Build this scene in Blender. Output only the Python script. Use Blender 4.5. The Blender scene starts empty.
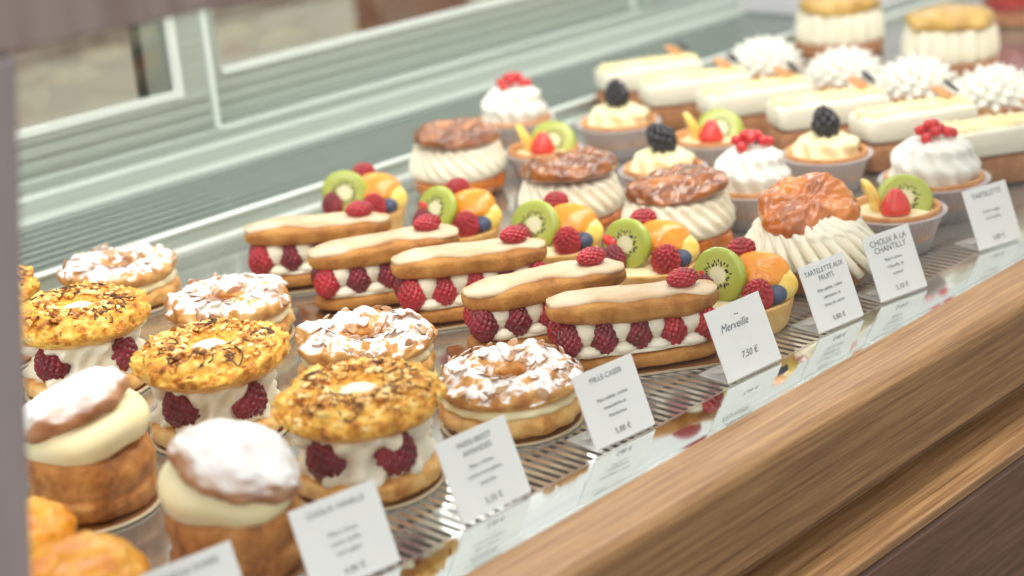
import bpy, math, random
from math import sin, cos, pi, sqrt
from mathutils import Vector, Matrix, noise
import numpy as np

S = bpy.context.scene
COL = S.collection
R = math.radians

# ------------------------------------------------------------------ materials
def lin(c):
    return tuple((x/255/12.92 if x/255 <= .04045 else ((x/255+.055)/1.055)**2.4) for x in c) + (1.0,)

def mat(name, cols, rough=.5, nscale=40, stops=None, bump=0, bscale=None, stretch=(1, 1, 1), coat=0, sss=0,
        metal=0, detail=4, spec=.5, ssr=(1, .4, .2), brough=.6, distort=0, emission=None, trans=0):
    m = bpy.data.materials.new(name); m.use_nodes = True
    nt = m.node_tree; N = nt.nodes; L = nt.links
    b = N['Principled BSDF']
    b.inputs['Roughness'].default_value = rough
    b.inputs['Metallic'].default_value = metal
    b.inputs['Specular IOR Level'].default_value = spec
    b.inputs['Coat Weight'].default_value = coat
    b.inputs['Coat Roughness'].default_value = .08
    b.inputs['Transmission Weight'].default_value = trans
    if sss:
        b.inputs['Subsurface Weight'].default_value = sss
        b.inputs['Subsurface Radius'].default_value = ssr
        b.inputs['Subsurface Scale'].default_value = .004
    tc = N.new('ShaderNodeTexCoord'); mp = N.new('ShaderNodeMapping')
    mp.inputs['Scale'].default_value = stretch
    L.new(tc.outputs['Object'], mp.inputs['Vector'])
    if len(cols) > 1:
        n = N.new('ShaderNodeTexNoise'); n.inputs['Scale'].default_value = nscale
        n.inputs['Detail'].default_value = detail; n.inputs['Roughness'].default_value = brough
        n.inputs['Distortion'].default_value = distort
        L.new(mp.outputs[0], n.inputs['Vector'])
        r = N.new('ShaderNodeValToRGB')
        st = stops or [.3 + .4*i/(len(cols)-1) for i in range(len(cols))]
        e = r.color_ramp.elements
        while len(e) < len(cols): e.new(.5)
        for i, c in enumerate(cols):
            e[i].position = st[i]; e[i].color = lin(c)
        L.new(n.outputs['Fac'], r.inputs['Fac']); L.new(r.outputs['Color'], b.inputs['Base Color'])
        m['_last'] = r.name
    else:
        b.inputs['Base Color'].default_value = lin(cols[0])
    if bump:
        n2 = N.new('ShaderNodeTexNoise'); n2.inputs['Scale'].default_value = bscale or nscale*3
        n2.inputs['Detail'].default_value = 5
        L.new(mp.outputs[0], n2.inputs['Vector'])
        bp = N.new('ShaderNodeBump'); bp.inputs['Strength'].default_value = 1
        bp.inputs['Distance'].default_value = bump
        L.new(n2.outputs['Fac'], bp.inputs['Height']); L.new(bp.outputs[0], b.inputs['Normal'])
    return m

def dust(m, lo=.35, hi=.75, nscale=160, namt=.5, col=(250, 250, 250)):
    """powdered sugar lying on the faces that look up"""
    nt = m.node_tree; N = nt.nodes; L = nt.links; b = N['Principled BSDF']
    tc = N.new('ShaderNodeTexCoord'); sp = N.new('ShaderNodeSeparateXYZ')
    L.new(tc.outputs['Normal'], sp.inputs[0])
    n = N.new('ShaderNodeTexNoise'); n.inputs['Scale'].default_value = nscale; n.inputs['Detail'].default_value = 5
    L.new(tc.outputs['Object'], n.inputs['Vector'])
    a = N.new('ShaderNodeMath'); a.operation = 'MULTIPLY_ADD'; a.inputs[1].default_value = namt*2; a.inputs[2].default_value = -namt
    L.new(n.outputs['Fac'], a.inputs[0])
    s = N.new('ShaderNodeMath'); s.operation = 'ADD'
    L.new(sp.outputs['Z'], s.inputs[0]); L.new(a.outputs[0], s.inputs[1])
    mr = N.new('ShaderNodeMapRange'); mr.inputs['From Min'].default_value = lo; mr.inputs['From Max'].default_value = hi
    L.new(s.outputs[0], mr.inputs['Value'])
    mx = N.new('ShaderNodeMix'); mx.data_type = 'RGBA'
    src = b.inputs['Base Color'].links[0].from_socket if b.inputs['Base Color'].links else None
    L.new(mr.outputs[0], mx.inputs[0])
    if src: L.new(src, mx.inputs[6])
    else: mx.inputs[6].default_value = b.inputs['Base Color'].default_value
    mx.inputs[7].default_value = lin(col)
    L.new(mx.outputs[2], b.inputs['Base Color'])
    return m

def clear(name, tint, alpha, rough=.1, diff=.5):
    """thin see-through sheet: part transparent, part surface"""
    m = bpy.data.materials.new(name); m.use_nodes = True
    nt = m.node_tree; N = nt.nodes; L = nt.links
    b = N['Principled BSDF']; b.inputs['Base Color'].default_value = lin(tint); b.inputs['Roughness'].default_value = rough
    t = N.new('ShaderNodeBsdfTransparent'); mx = N.new('ShaderNodeMixShader'); mx.inputs[0].default_value = alpha
    L.new(t.outputs[0], mx.inputs[1]); L.new(b.outputs[0], mx.inputs[2])
    L.new(mx.outputs[0], N['Material Output'].inputs['Surface'])
    return m

def glass(name, fac=.05, tint=(255, 255, 255)):
    m = bpy.data.materials.new(name); m.use_nodes = True
    nt = m.node_tree; N = nt.nodes; L = nt.links
    N.remove(N['Principled BSDF'])
    g = N.new('ShaderNodeBsdfGlossy'); g.inputs['Roughness'].default_value = .02; g.inputs['Color'].default_value = (1, 1, 1, 1)
    t = N.new('ShaderNodeBsdfTransparent'); t.inputs['Color'].default_value = lin(tint)
    lw = N.new('ShaderNodeLayerWeight'); lw.inputs['Blend'].default_value = .5
    pw = N.new('ShaderNodeMath'); pw.operation = 'POWER'; pw.inputs[1].default_value = 5; L.new(lw.outputs['Facing'], pw.inputs[0])
    fr = N.new('ShaderNodeMath'); fr.operation = 'MULTIPLY_ADD'; fr.inputs[1].default_value = .9; fr.inputs[2].default_value = fac*.7
    L.new(pw.outputs[0], fr.inputs[0])
    mx = N.new('ShaderNodeMixShader')
    L.new(fr.outputs[0], mx.inputs[0]); L.new(t.outputs[0], mx.inputs[1]); L.new(g.outputs[0], mx.inputs[2])
    L.new(mx.outputs[0], N['Material Output'].inputs['Surface'])
    return m

M = {}
M['choux'] = mat('choux_pastry', [(134, 76, 30), (184, 118, 54), (212, 150, 80)], .55, 60, bump=.0012, bscale=220)
M['choux_sugar'] = dust(mat('choux_pastry_sugared', [(150, 96, 60), (184, 130, 90), (210, 164, 120)], .6, 60, bump=.0005, bscale=200), .30, .98, 90, .30)
M['golden'] = mat('egg_washed_choux', [(206, 104, 6), (238, 154, 26), (250, 196, 80)], .3, 45, bump=.0005, bscale=120, coat=.15)
M['biscuit'] = mat('baked_biscuit', [(132, 80, 30), (180, 120, 50), (204, 150, 76)], .65, 55, bump=.0009, bscale=500, stops=[.28, .48, .72])
M['tartshell'] = mat('tart_shell', [(206, 146, 76), (228, 178, 104), (240, 200, 132)], .6, 50, bump=.0006, bscale=420)
M['tartbrown'] = mat('brown_tart_shell', [(186, 120, 66), (210, 148, 90), (226, 172, 116)], .6, 50, bump=.0006, bscale=420)
M['cream'] = mat('whipped_cream', [(244, 234, 208), (250, 244, 226)], .45, 30, sss=.25, ssr=(1, .8, .55), bump=.0004, bscale=150)
M['whitecream'] = mat('white_cream', [(240, 238, 228), (246, 244, 236)], .5, 30, sss=.1, ssr=(1, .9, .8))
M['custard'] = mat('custard_cream', [(250, 234, 180), (253, 243, 206)], .4, 30, sss=.25, ssr=(1, .8, .4))
M['icing'] = mat('tan_icing', [(202, 160, 112), (222, 194, 158), (232, 212, 186)], .35, 22, stops=[.3, .5, .68], bump=.0002, bscale=900)
M['ring'] = dust(mat('ring_top_sugared', [(176, 108, 50), (216, 156, 84), (240, 198, 130)], .6, 70, bump=.001, bscale=240), .62, .92, 110, 1.1)
M['ringdough'] = mat('ring_dough', [(190, 116, 46), (232, 176, 98), (246, 210, 144)], .5, 55, bump=.001, bscale=200)
M['almond'] = dust(mat('almond_flakes', [(176, 116, 74), (226, 190, 150)], .5, 90), .55, .78, 130, 1.1)
M['crunch'] = mat('crunchy_crust', [(134, 72, 18), (214, 138, 38), (248, 192, 80), (255, 230, 150)], .5, 95, stops=[.34, .43, .54, .70], bump=.0025, bscale=160, detail=5)
M['crumb'] = mat('almond_crumb', [(104, 58, 20), (196, 124, 44), (248, 210, 120), (255, 240, 194)], .5, 140, stops=[.36, .46, .56, .68])
M['choc'] = mat('chocolate', [(70, 40, 24), (100, 62, 40)], .4, 60)
M['caramel'] = mat('caramel_glaze', [(138, 60, 4), (206, 108, 10), (238, 152, 36)], .14, 38, coat=1, bump=.004, bscale=60, stops=[.28, .5, .74])
M['caramel_dark'] = mat('dark_caramel_glaze', [(92, 42, 6), (148, 78, 18), (200, 124, 42)], .10, 34, coat=1, bump=.004, bscale=48, stretch=(1, 2.2, 1))
M['rasp'] = mat('raspberry', [(132, 8, 24), (172, 20, 36), (200, 48, 62)], .30, 45, sss=.1, ssr=(1, .15, .15), coat=.25)
M['rasp_dark'] = mat('dark_raspberry', [(88, 8, 24), (128, 18, 38), (158, 40, 62)], .32, 45, sss=.1, ssr=(1, .15, .2), coat=.2)
M['currant'] = mat('red_currant', [(196, 12, 24), (226, 34, 40)], .12, 40, coat=.6)
M['straw'] = mat('strawberry', [(206, 36, 32), (230, 66, 48)], .25, 40, coat=.3, bump=.0004, bscale=300)
M['blackb'] = mat('blackberry', [(14, 14, 22), (38, 30, 44)], .25, 60, coat=.3)
M['blueb'] = mat('blueberry', [(38, 46, 72), (78, 92, 124)], .45, 50)
M['orange'] = mat('apricot_flesh', [(238, 138, 18), (246, 168, 44)], .22, 60, coat=.5, sss=.2, ssr=(1, .5, .1), bump=.0005, bscale=180)
M['peach'] = mat('yellow_peach_flesh', [(250, 206, 84), (254, 228, 130)], .22, 60, coat=.5, sss=.2, ssr=(1, .7, .2), bump=.0005, bscale=180)
M['seed'] = mat('kiwi_seed', [(26, 24, 14)], .3)
M['cheese'] = mat('cheesecake_cream', [(238, 232, 212), (244, 240, 222)], .45, 30)
M['glazeyel'] = mat('yellow_glaze', [(240, 222, 150), (246, 236, 196)], .3, 30, bump=.0008, bscale=90)
M['brownbase'] = mat('brown_sponge', [(150, 98, 62), (186, 130, 88)], .7, 90, bump=.001, bscale=400)
M['card'] = mat('card_paper', [(238, 240, 240), (243, 245, 245)], .45, 20)
M['ink'] = mat('card_ink', [(104, 112, 116)], .6)
M['goldboard'] = mat('brown_gold_board', [(120, 78, 44), (150, 100, 58)], .16, 30, coat=.6)
M['boardrim'] = mat('board_rim', [(196, 180, 150)], .35)
M['steel'] = mat('polished_steel', [(232, 238, 234), (240, 244, 240)], .07, 8, metal=1, stretch=(.3, 12, 12))
M['whitemetal'] = mat('white_lacquered_steel', [(240, 242, 240)], .22, spec=.6)
M['grille'] = mat('grille_metal', [(232, 232, 228)], .16, metal=.85)
M['dark'] = mat('dark_duct', [(20, 16, 14), (32, 26, 22)], .5, 20)
M['alu'] = mat('grey_green_aluminium', [(172, 184, 176), (190, 200, 192)], .32, 4, stretch=(.2, 60, 60), metal=.35)
M['alu_light'] = mat('bright_aluminium_edge', [(232, 240, 234)], .3, metal=.1)
M['alu_mid'] = mat('mid_grey_aluminium', [(166, 176, 168), (184, 194, 186)], .35, 4, stretch=(.2, 60, 60))
M['ventmetal'] = mat('ribbed_vent_metal', [(150, 162, 156), (172, 182, 176)], .25, 5, stretch=(.3, 60, 60), metal=.6)
M['tray'] = mat('glossy_steel_tray', [(176, 178, 174), (196, 198, 192)], .13, 6, metal=.8, stretch=(1, 8, 8))
M['post'] = mat('purple_grey_panel', [(150, 138, 142), (166, 154, 156)], .5, 8, stretch=(6, 1, .3))
M['beam'] = mat('brown_header', [(138, 118, 114), (158, 140, 136), (176, 160, 156)], .45, 10, stretch=(5, 5, .2))
M['wood'] = mat('oak_veneer', [(112, 80, 50), (154, 115, 76), (186, 145, 101)], .38, 9, stretch=(1.1, 44, 44), detail=7, brough=.7, bump=.0001, bscale=20, stops=[.3, .5, .7])
M['wood_dark'] = mat('oak_front', [(116, 78, 54), (146, 104, 74), (168, 124, 90)], .45, 9, stretch=(1.6, 26, 26), detail=6, brough=.65, bump=.0002, bscale=20, stops=[.28, .5, .74])
M['wood_low'] = mat('brown_lower_panel', [(88, 62, 48), (112, 80, 62), (130, 96, 76)], .5, 9, stretch=(1.6, 26, 26), detail=6, brough=.65)
M['floor'] = mat('terracotta_floor', [(132, 124, 116), (150, 144, 136)], .4, 2)
M['wall'] = mat('beige_wall', [(176, 160, 142), (190, 174, 156)], .8, 2)
M['counter'] = mat('pinkish_brown_cabinet', [(176, 146, 130), (192, 164, 148)], .5, 3, stretch=(6, 6, 1))
M['ctop'] = mat('pale_worktop', [(206, 204, 186)], .4)
M['rust'] = mat('rust_brown_panel', [(140, 86, 60), (156, 100, 72)], .5, 3)
M['stile'] = mat('green_grey_stile', [(196, 206, 196)], .4)
M['darkgreen'] = mat('dark_green_frame', [(58, 68, 60)], .4)
M['endpanel'] = mat('pale_lilac_panel', [(206, 204, 210), (220, 218, 222)], .4, 3)
M['redglaze'] = mat('red_glaze', [(150, 30, 24), (180, 50, 40)], .2, 30, coat=.5)
M['cup'] = clear('translucent_cup', (236, 230, 234), .55, .25)
M['acrylic'] = clear('clear_acrylic', (240, 244, 244), .35, .08)
M['glass'] = glass('front_glass', .022)
M['doorglass'] = glass('door_glass', .07, (250, 250, 248))
def led():
    m = bpy.data.materials.new('led_tube'); m.use_nodes = True
    b = m.node_tree.nodes['Principled BSDF']; b.inputs['Emission Color'].default_value = (1, .99, .93, 1); b.inputs['Emission Strength'].default_value = 7
    return m
M['led'] = led()

def kiwi_mat():
    m = bpy.data.materials.new('kiwi_flesh'); m.use_nodes = True
    nt = m.node_tree; N = nt.nodes; L = nt.links; b = N['Principled BSDF']
    tc = N.new('ShaderNodeTexCoord'); sp = N.new('ShaderNodeSeparateXYZ'); L.new(tc.outputs['Object'], sp.inputs[0])
    cb = N.new('ShaderNodeCombineXYZ'); L.new(sp.outputs['X'], cb.inputs[0]); L.new(sp.outputs['Y'], cb.inputs[1])
    ln = N.new('ShaderNodeVectorMath'); ln.operation = 'LENGTH'; L.new(cb.outputs[0], ln.inputs[0])
    n = N.new('ShaderNodeTexNoise'); n.inputs['Scale'].default_value = 260; L.new(tc.outputs['Object'], n.inputs['Vector'])
    ad = N.new('ShaderNodeMath'); ad.operation = 'MULTIPLY_ADD'; ad.inputs[1].default_value = .003; L.new(n.outputs['Fac'], ad.inputs[0]); L.new(ln.outputs['Value'], ad.inputs[2])
    mr = N.new('ShaderNodeMapRange'); mr.inputs['From Min'].default_value = .0015; mr.inputs['From Max'].default_value = .0245; L.new(ad.outputs[0], mr.inputs['Value'])
    r = N.new('ShaderNodeValToRGB'); e = r.color_ramp.elements
    pts = [(0, (240, 238, 204)), (.25, (234, 234, 184)), (.36, (190, 196, 100)), (.7, (178, 188, 78)), (.9, (170, 186, 66)), (1, (142, 162, 42))]
    while len(e) < len(pts): e.new(.5)
    for i, (p, c) in enumerate(pts): e[i].position = p; e[i].color = lin(c)
    L.new(mr.outputs[0], r.inputs['Fac']); L.new(r.outputs['Color'], b.inputs['Base Color'])
    b.inputs['Roughness'].default_value = .25; b.inputs['Coat Weight'].default_value = .4
    b.inputs['Subsurface Weight'].default_value = .15; b.inputs['Subsurface Scale'].default_value = .003; b.inputs['Subsurface Radius'].default_value = (1, 1, .5)
    return m
M['kiwi'] = kiwi_mat()

# ------------------------------------------------------------------ helpers
def link(o, parent=None):
    COL.objects.link(o)
    if parent: o.parent = parent
    return o

class MB:
    def __init__(s): s.v = []; s.f = []
    def add(s, v, f):
        k = len(s.v); s.v += [tuple(p) for p in v]; s.f += [tuple(i+k for i in q) for q in f]; return s
    def box(s, x0, x1, y0, y1, z0, z1):
        v = [(x, y, z) for z in (z0, z1) for y in (y0, y1) for x in (x0, x1)]
        return s.add(v, [(0, 2, 3, 1), (4, 5, 7, 6), (0, 1, 5, 4), (2, 6, 7, 3), (0, 4, 6, 2), (1, 3, 7, 5)])
    def tf(s, m):
        s.v = [tuple(m @ Vector(p)) for p in s.v]; return s
    def build(s, name, m, parent=None, smooth=True, bevel=0, loc=None):
        me = bpy.data.meshes.new(name); me.from_pydata(s.v, [], s.f); me.materials.append(M[m] if isinstance(m, str) else m)
        me.update()
        if smooth: me.polygons.foreach_set('use_smooth', [True]*len(me.polygons))
        o = link(bpy.data.objects.new(name, me), parent)
        if loc: o.location = loc
        if bevel:
            b = o.modifiers.new('bevel', 'BEVEL'); b.width = bevel; b.segments = 3; b.limit_method = 'ANGLE'
        return o

def thing(name, label, cat, loc=(0, 0, 0), rz=0, group=None):
    o = link(bpy.data.objects.new(name, None)); o.location = loc; o.rotation_euler = (0, 0, rz); o.empty_display_size = .02
    o['label'] = label; o['category'] = cat
    if group: o['group'] = group
    return o
def tag(o, label, cat, group=None):
    o['label'] = label; o['category'] = cat
    if group: o['group'] = group
    return o
def dup(root, loc, rz, label, scale=None):
    r = root.copy(); COL.objects.link(r); r.location = loc; r.rotation_euler = (0, 0, rz); r['label'] = label
    if scale: r.scale = scale
    for ch in KIDS(root):
        c = ch.copy(); COL.objects.link(c); c.parent = r; c.matrix_parent_inverse = ch.matrix_parent_inverse.copy()
        for g in KIDS(ch):
            d = g.copy(); COL.objects.link(d); d.parent = c
    return r
def KIDS(o): return [c for c in bpy.data.objects if c.parent == o]

def nz(p, s, seed=0):
    return noise.noise(Vector((p[0]*s+seed*7.3, p[1]*s+seed*3.1, p[2]*s-seed*5.7)))
def fbm(p, s, seed=0, o=4):
    return sum(nz(p, s*2**i, seed+i)/1.8**i for i in range(o))

def lathe(prof, seg=64, f=None, close=True):
    """prof: list of (r, z) from bottom to top; f(x,y,z,theta,t)->(x,y,z)"""
    mb = MB(); n = len(prof); v = []
    for i, (r, z) in enumerate(prof):
        for k in range(seg):
            a = 2*pi*k/seg; p = (r*cos(a), r*sin(a), z)
            v.append(f(*p, a, i/(n-1)) if f else p)
    fs = [(i*seg+k, i*seg+(k+1) % seg, (i+1)*seg+(k+1) % seg, (i+1)*seg+k) for i in range(n-1) for k in range(seg)]
    if close:
        v.append((0, 0, prof[0][1])); v.append((0, 0, prof[-1][1])); b = len(v)-2
        fs += [(b, (k+1) % seg, k) for k in range(seg)] + [(b+1, (n-1)*seg+k, (n-1)*seg+(k+1) % seg) for k in range(seg)]
    return mb.add(v, fs)

def smooth_prof(pts, n=20):
    """Catmull-Rom through the profile points"""
    P = [pts[0]] + list(pts) + [pts[-1]]; out = []
    per = max(2, n//(len(pts)-1))
    for i in range(1, len(P)-2):
        for k in range(per):
            t = k/per; q = []
            for c in (0, 1):
                a, b, d, e = P[i-1][c], P[i][c], P[i+1][c], P[i+2][c]
                q.append(.5*((2*b)+(-a+d)*t+(2*a-5*b+4*d-e)*t*t+(-a+3*b-3*d+e)*t**3))
            out.append((max(q[0], .0001), q[1]))
    out.append(pts[-1]); return out

def sphere(r=1, seg=32, rings=20, f=None, c=(0, 0, 0), sc=(1, 1, 1)):
    v = []; fs = []
    for i in range(1, rings):
        ph = -pi/2+pi*i/rings
        for k in range(seg):
            a = 2*pi*k/seg; v.append([cos(ph)*cos(a), cos(ph)*sin(a), sin(ph)])
    v += [[0, 0, -1], [0, 0, 1]]
    for i in range(rings-2):
        for k in range(seg): fs.append((i*seg+k, i*seg+(k+1) % seg, (i+1)*seg+(k+1) % seg, (i+1)*seg+k))
    b = len(v)-2
    fs += [(b, (k+1) % seg, k) for k in range(seg)] + [(b+1, (rings-2)*seg+k, (rings-2)*seg+(k+1) % seg) for k in range(seg)]
    o = []
    for p in v:
        d = f(p) if f else 1
        o.append((c[0]+p[0]*r*d*sc[0], c[1]+p[1]*r*d*sc[1], c[2]+p[2]*r*d*sc[2]))
    return o, fs

def fib(n):
    return np.array([(sqrt(1-z*z)*cos(i*2.399963), sqrt(1-z*z)*sin(i*2.399963), z) for i in range(n) for z in [1-2*(i+.5)/n]])

def berry(r=.0095, h=.0115, n=70, depth=.16, seg=56, rings=36, taper=.22):
    """drupelet-covered berry, tip up along +z"""
    F = fib(n); w = 2.0/sqrt(n)
    def f(p):
        d = np.min(np.linalg.norm(F-np.array(p), axis=1))/w
        return 1 + depth*(sqrt(max(0, 1-min(d, 1)**2))-.55)
    v, fs = sphere(1, seg, rings, f)
    o = []
    for x, y, z in v:
        k = 1-taper*z if z > 0 else 1-.12*z*z
        o.append((x*r*k, y*r*k, z*h))
    return MB().add(o, fs)

def superell(a, b, hu, hd, n=3.2, seg=96, rings=24, f=None, e=.62):
    """rounded oblong slab; hu/hd heights above/below its middle"""
    v = []; fs = []
    sg = lambda t, k: math.copysign(abs(t)**k, t)
    for i in range(rings+1):
        ph = -pi/2+pi*i/rings; cr = max(sg(cos(ph), e), 0 if 0 < i < rings else .001); z = sg(sin(ph), e)*(hu if ph > 0 else hd)
        for k in range(seg):
            t = 2*pi*k/seg; p = (a*cr*sg(cos(t), 2/n), b*cr*sg(sin(t), 2/n), z)
            v.append(f(p) if f else p)
    for i in range(rings):
        for k in range(seg): fs.append((i*seg+k, i*seg+(k+1) % seg, (i+1)*seg+(k+1) % seg, (i+1)*seg+k))
    v.append((0, 0, v[0][2])); v.append((0, 0, v[rings*seg][2])); bb = len(v)-2
    fs += [(bb, (k+1) % seg, k) for k in range(seg)] + [(bb+1, rings*seg+k, rings*seg+(k+1) % seg) for k in range(seg)]
    return MB().add(v, fs)

def tube(pts, r, seg=6, mb=None):
    mb = mb or MB(); v = []; n = len(pts)
    for i, p in enumerate(pts):
        p = Vector(p); d = (Vector(pts[min(i+1, n-1)])-Vector(pts[max(i-1, 0)])).normalized()
        u = d.orthogonal().normalized() if abs(d.z) > .9 else d.cross(Vector((0, 0, 1))).normalized(); w = d.cross(u)
        rr = r(i/(n-1)) if callable(r) else r
        for k in range(seg):
            a = 2*pi*k/seg; v.append(p+u*cos(a)*rr+w*sin(a)*rr)
    f = [(i*seg+k, i*seg+(k+1) % seg, (i+1)*seg+(k+1) % seg, (i+1)*seg+k) for i in range(n-1) for k in range(seg)]
    f += [tuple(range(seg))[::-1], tuple((n-1)*seg+k for k in range(seg))]
    return mb.add(v, f)

def rough_f(amp, s, seed=0, zamp=None, o=3):
    za = amp if zamp is None else zamp
    def f(x, y, z, a=0, t=0):
        d = fbm((x, y, z), s, seed, o); rr = sqrt(x*x+y*y)+1e-6
        k = 1+amp*d/max(rr, .01)
        return (x*k, y*k, z+za*fbm((x, y, z), s*1.3, seed+9, o)*min(1, rr/.01))
    return f

def loft_x(profile, x0, x1, closed=True):
    """extrude a (y, z) profile along x"""
    n = len(profile); v = [(x0, y, z) for y, z in profile]+[(x1, y, z) for y, z in profile]
    f = [(i, (i+1) % n, n+(i+1) % n, n+i) for i in range(n if closed else n-1)]
    if closed: f += [tuple(range(n))[::-1], tuple(range(n, 2*n))]
    return MB().add(v, f)

# shared small meshes
_rasp = [berry(.0100, .0124, 104, .17, 104, 64, taper=.16), berry(.0092, .0108, 90, .18, 96, 60, taper=.1)]
def add_rasp(parent, loc, rot=(0, 0, 0), s=1, m='rasp', k=0, name='raspberry'):
    key = 'r%d%s' % (k, m)
    if key not in CACHE:
        o = _rasp[k].build(name, m, parent); CACHE[key] = o.data
    else:
        o = link(bpy.data.objects.new(name, CACHE[key]), parent)
    o.location = loc; o.rotation_euler = rot; o.scale = (s, s, s)
    return o
CACHE = {}
def add_ball(parent, name, r, m, loc, sc=(1, 1, 1), rot=(0, 0, 0)):
    key = '%s%s%g' % (name, m, r)
    if key not in CACHE:
        v, f = sphere(r, 24, 16); o = MB().add(v, f).build(name, m, parent); CACHE[key] = o.data
    else: o = link(bpy.data.objects.new(name, CACHE[key]), parent)
    o.location = loc; o.scale = sc; o.rotation_euler = rot
    return o

def kiwi(parent, loc, rot, r=.0210, th=.0035, half=False):
    mb = lathe(smooth_prof([(r*.9, -th), (r, -th*.4), (r, th*.4), (r*.9, th), (r*.5, th*1.03), (.0004, th*1.03)], 14), 48,
               (lambda x, y, z, a, t: (x, y*.9 if not half else max(y, -.002)*.95, z)))
    o = mb.build('kiwi_slice', 'kiwi', parent); o.location = loc; o.rotation_euler = rot
    sd = MB(); rnd = random.Random(4)
    for side in (1, -1):
        for k in range(38):
            a = 2*pi*k/38+rnd.uniform(-.07, .07); q = r*rnd.uniform(.36, .56)
            if half and sin(a) < .05: continue
            v, f = sphere(1, 8, 6, sc=(.0013, .00055, .0004))
            m = Matrix.Translation((q*cos(a), q*sin(a)*.9, side*th*1.05)) @ Matrix.Rotation(a, 4, 'Z')
            sd.add([m @ Vector(p) for p in v], f)
    s = sd.build('seeds', 'seed', o); s['label'] = 'small black kiwi seeds'; s['kind'] = 'stuff'
    return o

def wedge(parent, name, m, loc, rot, L=.018, W=.011, H=.009):
    def f(p):
        x, y, z = p; return (x, y, z+ .25*H*(1-(x/L)**2)+.0006*fbm(p, 120, 2))
    o = superell(L, W, H, H*.5, 2.4, 48, 14, f, .8).build(name, m, parent); o.location = loc; o.rotation_euler = rot
    return o

# ------------------------------------------------------------------ display case
case = thing('display_case', 'long wood-fronted pastry display case with steel shelf and sliding rear doors', 'display case')
XA, XB = .05, 2.35
# wooden top rail with rounded nose, recess and lower ledge
def arc(cy, cz, r, a0, a1, n=8): return [(cy+r*cos(R(a0+(a1-a0)*i/n)), cz+r*sin(R(a0+(a1-a0)*i/n))) for i in range(n+1)]
top = [(.580, -.058), (.580, .003)] + arc(.551, -.009, .012, 90, 180, 10) + [(.539, -.062), (.541, -.064), (.560, -.064)]
loft_x(top, XA-.3, XB+.3).build('top_rail', 'wood', case, smooth=False)
loft_x([(.60, -.40), (.60, -.050), (.5805, -.050), (.5805, -.066), (.574, -.067), (.570, -.074), (.560, -.084), (.545, -.0905), (.524, -.0930)] + arc(.5225, -.0955, .0025, 90, 180, 4) + [(.520, -.100), (.560, -.102), (.560, -.40)], XA-.3, XB+.3).build('recess_panel', 'wood', case, smooth=False)
loft_x([(.5595, -.62), (.5595, -.1035), (.523, -.1035), (.520, -.106), (.520, -.62)], XA-.3, XB+.3).build('lower_panel', 'wood_low', case, smooth=False)
MB().box(XA-.3, XB+.3, .56, 1.40, -.948, -.60).build('plinth', 'wood_low', case, smooth=False, bevel=.004)
# mirror-bright strip, white lip
loft_x([(.5805, -.04), (.5805, -.0012), (.5890, -.0012), (.5893, -.0020), (.5897, -.0020), (.5900, -.0012), (.6060, -.0006), (.6190, -.0004), (.6190, -.04)], XA, XB).build('front_strip', 'steel', case, smooth=False)
# slotted grille
g = MB(); x = XA
while x < XB:
    g.box(x, x+.0038, .6192, .705, -.003, -.0002); x += .0074
g.box(XA, XB, .6192, .6215, -.006, -.0004); g.box(XA, XB, .703, .706, -.006, -.0004)
g.box(XA, XB, .660, .662, -.006, -.0032)
g.build('slotted_grille', 'grille', case, smooth=False)
MB().box(XA, XB, .6192, .706, -.05, -.045).build('air_duct', 'dark', case, smooth=False)
# tray
MB().box(XA, XB, .7065, 1.205, -.02, -.0002).build('shelf_tray', 'tray', case, smooth=False)
# back lip and ribbed vent ledge
loft_x([(1.2075, -.02), (1.2075, .0170), (1.2120, .0170), (1.2120, -.02)], XA, XB).build('rear_riser', 'alu', case, smooth=False)
loft_x([(1.2055, .0172), (1.2055, .0190), (1.207, .0200), (1.2110, .0200), (1.2122, .0190), (1.2122, .0172)], XA, XB).build('rear_lip', 'alu_light', case, smooth=False)
loft_x([(1.2010, 0), (1.2010, .0025), (1.2070, .0035), (1.2070, 0)], XA, XB).build('rear_bead', 'alu_light', case, smooth=False)
rib = [(1.213, -.02)]
yy = 1.213
while yy < 1.338:
    rib += [(yy+.0040, .0060), (yy+.0045, .0170), (yy+.0150, .0170), (yy+.0155, .0060)]; yy += .0175
rib += [(1.356, .012), (1.356, -.02)]
loft_x(rib, XA, XB).build('ribbed_vent', 'ventmetal', case, smooth=False)
loft_x([(1.357, -.02), (1.357, .018), (1.366, .022), (1.368, .036), (1.371, .040), (1.376, .040), (1.376, -.02)], XA, XB).build('door_track', 'alu_mid', case, smooth=False)
loft_x([(1.377, -.02), (1.377, .050), (1.380, .052), (1.380, .0515), (1.420, .0515), (1.420, -.02)], XA, XB).build('door_sill', 'alu', case, smooth=False)

def door(x0, x1, y, zb, zt, label, name='sliding_door'):
    MBf = MB()
    # stepped rails with grooves
    fr = MB()
    fr.box(x0, x1, y, y+.016, .0525, zb); 
    for k in range(3): fr.box(x0, x1, y-.002, y, .058+.013*k, .064+.013*k)
    fr.box(x0, x0+.022, y, y+.016, zb, zt); fr.box(x1-.036, x1, y, y+.016, zb, zt); fr.box(x0, x1, y, y+.016, zt, zt+.065)
    o = fr.build('door_frame', 'alu', case, smooth=False)
    e = MB(); e.box(x0+.022, x1-.036, y-.003, y+.004, zb-.001, zb+.006); e.box(x1-.044, x1-.036, y-.003, y+.004, zb+.0061, zt); e.box(x1-.0045, x1+.0005, y-.005, y+.002, .0525, zt+.02)
    ed = e.build('edge_trim', 'alu_light', o, smooth=False)
    MB().box(x0+.022, x1-.036, y+.007, y+.010, zb, zt).build('door_pane', 'doorglass', o, smooth=False)
    return o
door(.30, .986, 1.381, .092, .45, '')
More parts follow.
